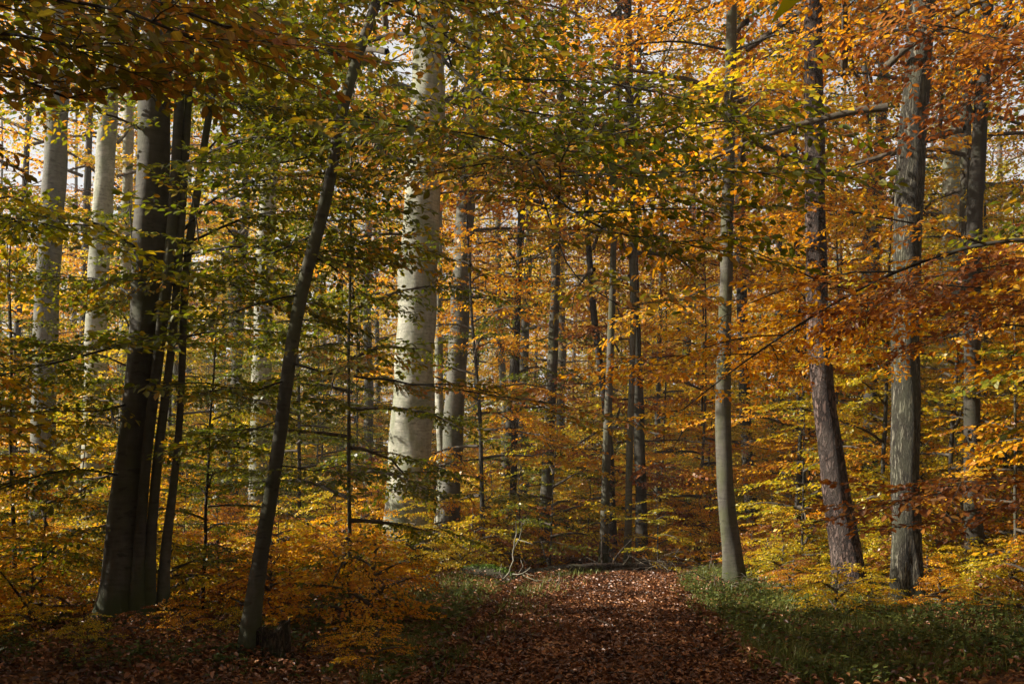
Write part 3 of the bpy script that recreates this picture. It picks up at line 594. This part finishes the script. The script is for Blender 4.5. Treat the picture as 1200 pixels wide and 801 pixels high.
COLW = {'ora': 'orange', 'yel': 'golden', 'gre': 'green', 'bro': 'russet'}
def fill(kind, n, d0, d1, gap, smin, smax, name, what, ok, cols, power=1.0, m=.10, cat='tree'):
    pts = []; tries = 0
    while len(pts) < n and tries < n * 60:
        tries += 1; d = d0 + (d1 - d0) * rng.random() ** power; x = rng.uniform(-1, 1) * d * (600 / F + m); px = 600 + x / d * F
        if not ok(px, d, x) or not clear_of(pts, x, d, gap) or not clear_of(SOLID, x, d, .9): continue
        sz = rng.uniform(smin, smax)
        if blocks(kind, x, d, sz): continue
        pts.append((x, d)); c = cols(px, d); z = zone(px, d)
        lab = what.format(COLW[c], z); plant(kind, c, x, d, sz, name, lab, cat, lab)
    return len(pts)
def pickc(w): k = list(w); p = np.array([w[a] for a in k], float); return k[rng.choice(len(k), p=p / p.sum())]
def canopy_col(px, d): return pickc({'ora': 5, 'yel': 4, 'gre': 1.2, 'bro': .6} if px < 470 else {'ora': 5, 'yel': 4, 'bro': 1, 'gre': .6})
def under_col(px, d): return pickc({'ora': 3, 'yel': 4, 'gre': 6} if px < 470 else ({'ora': 3.5, 'yel': 5, 'gre': 3, 'bro': .4} if px < 800 else {'ora': 4, 'yel': 5, 'gre': 2}))
def low_col(px, d): return pickc({'ora': 4, 'yel': 4, 'bro': 1.5} if px < 560 else {'yel': 3, 'ora': 3, 'gre': 4})
off_path = lambda x, d, w: abs(x - path_c(min(d, 22))) > w or d > 23
n1 = fill('can', 64, 30, 84, 3.8, .9, 1.15, 'canopy_beech_tree', 'tall beech with {} crown in the wood {}', lambda px, d, x: not (655 < px < 790 and d < 45) and not (640 < px < 860 and rng.random() < .5), canopy_col, .8)
n2 = fill('und', 205, 19, 70, 1.4, .5, 1.05, 'understory_beech_tree', 'slender young beech with {} leaves in layers {}', lambda px, d, x: off_path(x, d, 3.2) and not (425 < px < 550 and d < 23) and not (d < 24 and 600 < px < 820) and not (px > 800 and d < 21), under_col, .8)
n3 = fill('sap', 140, 12.5, 44, .8, .5, 1.1, 'beech_sapling', 'low beech sapling with {} leaves {}', lambda px, d, x: off_path(x, d, 2.4) and not (430 < px < 540 and d < 21 and d > 15) and not (px > 760 and d < 17.5) and not (300 < px < 470 and d < 15), low_col, 1.0, cat='sapling')
def shr_ok(px, d, x): return off_path(x, d, 2.6) and (px < 470 or d > 15.5) and not (80 < px < 420 and d < 12.2)
n6 = fill('sap', 34, 21, 40, .9, .55, 1.1, 'beech_sapling', 'bushy low beech with {} leaves {}', lambda px, d, x: 540 < px < 840 and not (d < 24.5 and 690 < px < 770), lambda px, d: pickc({'yel': 5, 'ora': 4, 'gre': 1}), cat='sapling')
n5 = fill('shr', 34, 13.6, 18.5, .5, .45, .95, 'woodland_shrub', 'low weedy shrub with {} leaves {}', lambda px, d, x: px > 850 and x > path_c(d) + 3.2, lambda px, d: pickc({'yel': 3, 'ora': 2, 'bro': 1}), cat='shrub')
n7 = fill('shr', 12, 8.9, 11.4, .5, .25, .45, 'woodland_shrub', 'ankle-high beech seedling with {} leaves on the dark litter {}', lambda px, d, x: px < 440 and not (230 < px < 380 and d < 10.2), lambda px, d: pickc({'ora': 3, 'yel': 3, 'bro': 2}), cat='shrub')
n4 = fill('shr', 145, 10.3, 26, .55, .6, 1.15, 'beech_seedling_shrub', 'knee-high beech shrub with {} leaves {}', shr_ok, lambda px, d: pickc({'ora': 4, 'yel': 3, 'bro': 2} if px < 560 else {'yel': 3, 'ora': 2, 'bro': 2}), 1.0, cat='shrub')
print('planted', n1, n2, n3, n4)
# trees beyond the frame: their shade lies over the near floor and they close the wood round the viewer
OUT = [(x, y, 'und', rng.uniform(.8, 1.05)) for x, y in ((-7.2, 8.6), (-8.8, 6.6), (-8, 4.2), (-10.5, 8.4), (-10.2, 4.6), (-12, 6.6), (-9.6, 1.8), (-12.5, 2.6), (-8.4, -.8), (-11.5, -1.2), (-14, 8.8), (-14.5, 4.8), (-15, .4), (-6.4, 1.2), (-13, -4), (-16.5, 7.6), (-9, 10.9), (-11.6, 11.4), (-7.6, 10.2))] + [(-8.6, 12.4, 'und', .6), (-7.0, 11.0, 'und', .5), (-6.6, 9.4, 'und', .6)]
OUT += [(x, y, 'can', rng.uniform(.5, .62)) for x, y in ((-9.5, 6), (-12, 3.4), (-10.5, -1), (-15, 6), (-15, 0), (-12, -5))]
OUT += [(x, y, 'can', rng.uniform(.85, 1.05)) for x, y in ((-4, -7), (3, -9), (9, -6), (10, 1), (13, 7), (13, 14), (18, 20), (-9, -12), (1, -15), (16, -4), (20, 10), (22, 27), (-3, -3.2), (4.5, -3.4), (25, 36))]
OUT += [(x, y, 'und', rng.uniform(.8, 1.05)) for x, y in ((8, 4), (9, 11.5), (11, 17), (14, 22), (10, -2), (5, -6), (-1, -6), (-5, -4), (8, 7.5), (17, 29), (20, 34), (-2, -2.5), (2, -3), (0, -8), (3.5, -1.5), (-4, -8), (6, -1), (6.5, 2.2), (-6, -7), (8, -4), (12, 4), (12, 11), (10, 14), (14, 17), (17, 23))]
for x, y, k, s_ in OUT:
    if blocks(k, x, y, s_): print('beam blocked by', x, y, k); continue
    c = ('gre', 'yel', 'ora')[rng.integers(3)]
    if k == 'can': plant('can', c, x, y, s_, 'canopy_beech_tree', 'tall beech standing outside the view and shading the path', 'tree', 'tall beeches outside the view shading the path')
    else: plant('und', c, x, y, s_, 'understory_beech_tree', 'young beech standing outside the view among the shading beeches', 'tree', 'young beeches outside the view among the shading beeches')
for px, d, c, lab in ((12, 34, 'ora', 'tall golden beech crown behind the smooth grey trunk at the left edge'), (92, 37, 'yel', 'tall yellow beech behind the gap between the grey and the pale sunlit trunk'), (205, 40, 'ora', 'tall orange beech far behind the multi-stemmed beech'),
                      (430, 38, 'ora', 'tall orange beech behind the gap left of the thickest beech'), (655, 47, 'ora', 'tall orange beech far off above the path’s end, left of the trunk group')):
    plant('can', c, P(px, 585, d)[0], d, 1.0, 'canopy_beech_tree', lab, 'tree')
# green and golden young beeches one can tell apart between the big trunks
for px, d, s_, c, lab in ((18, 13, .45, 'gre', 'leafy green young beech before the smooth grey trunk at the left edge'), (160, 15.5, .5, 'gre', 'small green young beech right behind the root of the multi-stemmed beech'), 
                          (236, 13.3, .38, 'gre', 'green young beech between the multi-stemmed beech and the bent young tree'), (352, 24.2, .75, 'gre', 'green-leaved young beech just behind the bent young tree'),
                          (408, 13, .55, 'gre', 'green and yellow young beech between the bent young tree and the thickest beech'), (200, 24, .85, 'yel', 'yellow young beech behind the multi-stemmed beech'),
                          (565, 24, .8, 'ora', 'orange young beech right beside the thickest beech, before the slim leaning trunk'), (930, 22, .7, 'ora', 'orange young beech between the greenish beech and the pine'),
                          (1105, 19.5, .75, 'yel', 'golden young beech between the oak and the dark forked trunk'), (1190, 17, .55, 'ora', 'orange young beech beyond the dark forked trunk at the right edge'),
                          (820, 25, .8, 'ora', 'orange young beech just behind the greenish beech'), (1030, 20, .7, 'yel', 'golden young beech in the gap between pine and oak')):
    p = P(px, 585, d); plant('und', c, p[0], d, s_, 'understory_beech_tree', lab, 'tree')
for px, d, s_, c, lab in ((432, 19.6, .62, 'ora', 'waist-high orange beech sapling in front of the foot of the thickest beech'), (486, 20.3, .5, 'yel', 'small yellow sapling at the foot of the thickest beech, on its shaded side'), (395, 18.5, .6, 'yel', 'yellow sapling a step left of the foot of the thickest beech')):
    plant('sap', c, P(px, 585, d)[0], d, s_, 'beech_sapling', lab, 'sapling')
# far wood: one mass closing the view
g = Geo(); sp = Sprays()
for i in range(8000):
    a = rng.uniform(-.62, .62); d = rng.uniform(80, 118); sp.put((d * math.sin(a), d * math.cos(a), ground_z(0, d) + 24 * rng.random() ** 1.3 + 1), rng.uniform(0, 6.3), rng.normal(0, .35), rng.normal(0, .6), rng.uniform(2.0, 3.6))
sp.into(g, 'far'); o = link('far_wood', g.mesh('far_wood', ['yel', 'twig'])); o['kind'] = 'stuff'; o['label'] = 'distant golden woodland closing the view between the trunks'

# ------------------------------------------------------------------ stump, logs, brush
b = P(318, 781, 9.7); b[2] = float(ground_z(b[0], b[1])); ST = thing('tree_stump', 'dark rotten tree stump with broken top beside the bent young tree', 'stump', b); g = Geo()
a = np.arange(26) / 26 * 2 * math.pi; zz = np.array([-.1, .0, .08, .2, .34, .44]); rb = .165 * (1 + .6 * np.exp(-np.maximum(zz, 0) / .09))
rr = rb[:, None] * (1 + .10 * np.sin(5 * a)[None] + .06 * np.sin(9 * a + 1)[None] + rng.normal(0, .02, (6, 26)))
V = np.stack([rr * np.cos(a), rr * np.sin(a), zz[:, None] + 0 * rr], -1); V[-1, :, 2] += .06 * np.sin(2 * a + 1) + rng.normal(0, .018, 26)
ii = np.arange(5)[:, None] * 26; jj = np.arange(26)[None]; g.add(V, np.stack([ii + jj, ii + (jj + 1) % 26, ii + 26 + (jj + 1) % 26, ii + 26 + jj], -1)); link('bark', g.mesh('stump_bark', ['rotten']), ST)
top = V[-1]; rings = [top * np.array([.995, .995, 1]) - [0, 0, .003]] + [np.c_[top[:, :2] * k, top[:, 2] * .5 + .5 * top[:, 2].mean() - dz] for k, dz in ((.8, .02), (.5, .07), (.2, .11), (.01, .12))]
g = Geo(); i2 = np.arange(4)[:, None] * 26; g.add(np.array(rings), np.stack([i2 + jj, i2 + (jj + 1) % 26, i2 + 26 + (jj + 1) % 26, i2 + 26 + jj], -1)); link('rotten_core', g.mesh('core', ['rotten']), ST)

g = Geo(); n = 500; a_ = rng.normal(2.4, .9, n); zz_ = .40 * rng.random(n) ** 1.6; rr_ = .17 * (1 + .55 * np.exp(-zz_ / .09))
V = leaf_block(np.stack([rr_ * np.cos(a_), rr_ * np.sin(a_), zz_], 1), a_, rng.normal(.5, .4, n), rng.normal(0, .5, n), rng.uniform(.018, .04, n), LEAF4); g.merge(V, LEAF4[1], np.zeros(1, np.int32)); link('moss', g.mesh('moss', ['moss']), ST)['kind'] = 'stuff'
def log(name, label, p0, p1, r, mat, mossy=False, stubs=2, bend=.06):
    p0 = np.array([*p0, float(surf_z(*p0)) + r * .8]); p1 = np.array([*p1, float(surf_z(*p1)) + r * .6]); o = thing(name, label, 'fallen log', (*p0[:2], p0[2] - r)); b = np.array(o.location)
    t = np.linspace(0, 1, 14)[:, None]; q = p0 + (p1 - p0) * t + np.array([0, 0, bend]) * np.sin(t * math.pi) + np.cumsum(rng.normal(0, .01, (14, 3)), 0) - b; g = Geo()
    rad = np.linspace(r, r * .7, 14)[:, None] * (1 + rng.normal(0, .05, (14, 14))); g.tube(q, rad, 14); link('bark', g.mesh('log_bark', [mat]), o)
    for e, k in ((0, 1), (-1, -2)):
        g = Geo(); dd = q[e] - q[k]; dd /= np.linalg.norm(dd); R_ = r if e == 0 else r * .7
        g.tube(np.array([q[e] - dd * .02, q[e] + dd * .004, q[e] + dd * .006]), np.array([R_ * .95, R_ * .93, .003]), 14); link('cut_end', g.mesh('cut_end', ['cutwood']), o)
    for i in range(stubs):
        k = rng.integers(3, 11); g = Geo(); g.tube(limb_points(q[k], rng.uniform(0, 6.3), rng.uniform(.3, 1.1), rng.uniform(.4, .9), 0, 5, .2), np.linspace(r * .3, r * .08, 5), 6); link('broken_limb', g.mesh('broken_limb', [mat]), o)
    if mossy:
        g = Geo(); n = 900; k = rng.uniform(0, 13, n); kk = k.astype(int).clip(0, 12); base = q[kk] + (q[kk + 1] - q[kk]) * (k - kk)[:, None]; a = rng.normal(0, .75, n)
        pos = base + r * .93 * np.stack([np.sin(a) * .3, np.sin(a) * .9, np.cos(a)], 1); V = leaf_block(pos, rng.uniform(0, 6.3, n), rng.normal(.5, .4, n), rng.normal(0, .5, n), rng.uniform(.03, .06, n), LEAF4)
        g.merge(V, LEAF4[1], np.zeros(1, np.int32)); link('moss', g.mesh('moss', ['moss']), o)['kind'] = 'stuff'
    return o
log('fallen_log', 'dark fallen log lying on the leaves left of the multi-stemmed beech', (-5.9, 10.9), (-4.35, 11.7), .085, 'rotten')
log('fallen_log', 'dark fallen trunk lying across the far end of the path', (.1, 20.6), (3.0, 21.3), .10, 'rotten', stubs=5)
log('mossy_log', 'short log with bright green moss under the pale fallen branch', (-.95, 19.6), (.1, 18.9), .12, 'rotten', True, 2, .12)

def branching(name, label, base, specs, mat, cat):
    b = np.array([*base, float(surf_z(*base))]); o = thing(name, label, cat, b)
    stem = None
    for pl, r in specs:
        q = np.array([P(*p) for p in pl]) - b; q = resample(chaikin(q, 1), .12); q[1:-1] += rng.normal(0, .012, (len(q) - 2, 3)); g = Geo(); g.tube(q, np.linspace(r, r * .4, len(q)), 6); k = link('branch' if stem is None else 'twig', g.mesh('branch', [mat]), o if stem is None else stem); stem = stem or k
    return o
dB = 18.4
branching('fallen_branch', 'pale bare forked branch standing up from the grass beside the path', P(585, 688, dB)[:2], [
    ([(572, 689, dB), (598, 674, dB), (602, 655, dB), (601, 640, dB), (606, 618, dB), (604, 610, dB)], .022), ([(601, 645, dB), (611, 626, dB), (612, 612, dB), (605, 606, dB)], .014), ([(606, 632, dB), (614, 634, dB - .1), (624, 637, dB - .2)], .011),
    ([(600, 672, dB), (616, 671, dB - .2), (622, 664, dB - .3)], .014), ([(616, 671, dB - .2), (626, 674, dB - .3)], .009), ([(601, 652, dB), (611, 652, dB + .1), (616, 660, dB + .2)], .010), ([(608, 671, dB), (614, 662, dB), (610, 655, dB + .1)], .008), ([(590, 680, dB), (584, 668, dB), (588, 660, dB)], .009), ([(580, 686, dB), (570, 676, dB - .1), (562, 678, dB - .1)], .010), ([(612, 672, dB), (622, 680, dB - .3), (636, 679, dB - .4)], .009)], 'deadwood', 'branch')
branching('fallen_twig_branch', 'thin pale twiggy branch lying at the path’s edge right of the forked branch', P(640, 688, 18.2)[:2], [
    ([(626, 690, 18.2), (641, 688, 18.2), (642, 680, 18.2), (637, 675, 18.2)], .012), ([(641, 688, 18.2), (650, 688, 18.1), (656, 683, 18)], .010), ([(642, 681, 18.2), (648, 676, 18.2), (646, 672, 18.2)], .007), ([(634, 689, 18.2), (628, 682, 18.3), (630, 674, 18.3)], .007), ([(646, 688, 18.1), (662, 690, 17.8), (672, 687, 17.7)], .008), ([(652, 687, 18), (656, 678, 18.1), (655, 670, 18.2)], .008)], 'deadwood', 'branch')
def brush(name, label, cx, cy, rx, n, mat, h=.7):
    o = thing(name, label, 'brush pile', (cx, cy, float(surf_z(cx, cy)))); 
    for i in range(n):
        p = np.array([rng.uniform(-rx, rx), rng.uniform(-.4, .4), rng.uniform(0, .12)]); g = Geo(); q = limb_points(p, rng.uniform(0, 6.3), rng.uniform(.1, 1.1), rng.uniform(.5, 1.5) * h, -1.3, 7, .2); g.tube(q, np.linspace(.011, .003, 7), 4)
        stem = link('twig', g.mesh('twig', [mat]), o)
        for j in range(3):
            g = Geo(); k = rng.integers(2, 6); g.tube(limb_points(q[k], rng.uniform(0, 6.3), rng.uniform(-.2, .9), rng.uniform(.2, .5) * h, -.8, 4, .25), np.linspace(.005, .002, 4), 3); link('side_twig', g.mesh('twig', [mat]), stem)
brush('brush_pile', 'heap of bare brown twigs at the foot of the trunks at the path’s end', 3.2, 21.2, 1.1, 34, 'drytwig', .9)
brush('brush_pile', 'tangle of dead twigs against the foot of the greenish beech', 4.1, 17.1, .7, 20, 'drytwig', .6)
brush('brush_pile', 'dry twigs and stems in the growth below the red-brown pine', 5.2, 16.1, .8, 20, 'drytwig', .6)

# ------------------------------------------------------------------ the air
hm, nt, N, L = newmat('haze'); pv = N.new('ShaderNodeVolumePrincipled'); pv.inputs['Color'].default_value = (.93, .93, .90, 1); pv.inputs['Density'].default_value = .0008; pv.inputs['Anisotropy'].default_value = .2
L.new(pv.outputs[0], N.new('ShaderNodeOutputMaterial').inputs['Volume']); M['haze'] = hm
g = Geo(); V = np.array([(x, y, z) for z in (-1.5, 42) for y in (-62, 172) for x in (-152, 152)], float)
g.add(V, [(0, 2, 3, 1), (4, 5, 7, 6), (0, 1, 5, 4), (2, 6, 7, 3), (0, 4, 6, 2), (1, 3, 7, 5)]); o = link('haze', g.mesh('haze', ['haze'], False)); o['kind'] = 'stuff'; o['label'] = 'thin pale autumn air between the trees'
# ------------------------------------------------------------------ camera, light, sky
sc = bpy.context.scene
cam = bpy.data.objects.new('camera', bpy.data.cameras.new('camera')); C.objects.link(cam); cam.location = (0, 0, H); cam.rotation_euler = (R(90), 0, 0)
cam.data.lens = 36 * F / 1200; cam.data.sensor_width = 36; cam.data.shift_y = (HZ - 400.5) / 1200; cam.data.clip_end = 900; sc.camera = cam
el = math.asin(S[2])
sun = bpy.data.objects.new('sun', bpy.data.lights.new('sun', 'SUN')); C.objects.link(sun); sun.data.energy = 5.0; sun.data.angle = R(.5); sun.data.color = (1, .93, .82)
sun.rotation_euler = (math.pi / 2 - el, 0, math.atan2(S[0], -S[1]))
w = bpy.data.worlds.new('World'); sc.world = w; w.use_nodes = True; nt = w.node_tree; bg = nt.nodes['Background']
sky = nt.nodes.new('ShaderNodeTexSky'); sky.sky_type = 'NISHITA'; sky.sun_disc = False; sky.sun_elevation = el; sky.sun_rotation = math.atan2(S[0], S[1]); sky.dust_density = 8.0; sky.altitude = 100
hz = nt.nodes.new('ShaderNodeHueSaturation'); hz.inputs['Saturation'].default_value = .5
nt.links.new(sky.outputs[0], hz.inputs['Color']); N = nt.nodes; L = nt.links; tcw = N.new('ShaderNodeTexCoord'); cn = N.new('ShaderNodeTexNoise'); cn.inputs['Scale'].default_value = 3.2; cn.inputs['Detail'].default_value = 6
L.new(tcw.outputs['Generated'], cn.inputs['Vector']); sz = N.new('ShaderNodeSeparateXYZ'); L.new(tcw.outputs['Generated'], sz.inputs[0])
low = N.new('ShaderNodeMapRange'); low.inputs['From Min'].default_value = .75; low.inputs['From Max'].default_value = .35; L.new(sz.outputs['Z'], low.inputs['Value'])   # cloud bank low in the sky
cr = ramp(N, [(.30, (0, 0, 0)), (.55, (1, 1, 1))]); L.new(cn.outputs['Fac'], cr.inputs['Fac'])
mc = N.new('ShaderNodeMixRGB'); mc.inputs[2].default_value = (4.9, 4.95, 5.05, 1); L.new(math_node(N, L, 'MULTIPLY', cr.outputs['Color'], low.outputs[0]), mc.inputs['Fac']); L.new(hz.outputs[0], mc.inputs[1]); L.new(mc.outputs[0], bg.inputs['Color']); bg.inputs['Strength'].default_value = .07
sc.view_settings.view_transform = 'Standard'; sc.view_settings.look = 'None'; sc.view_settings.exposure = 1.35; sc.view_settings.gamma = 1
cy = sc.cycles; cy.max_bounces = 8; cy.diffuse_bounces = 5; cy.transmission_bounces = 5; cy.glossy_bounces = 2; cy.transparent_max_bounces = 4
cy.use_denoising = True; cy.sample_clamp_indirect = 6; cy.caustics_reflective = False; cy.caustics_refractive = False
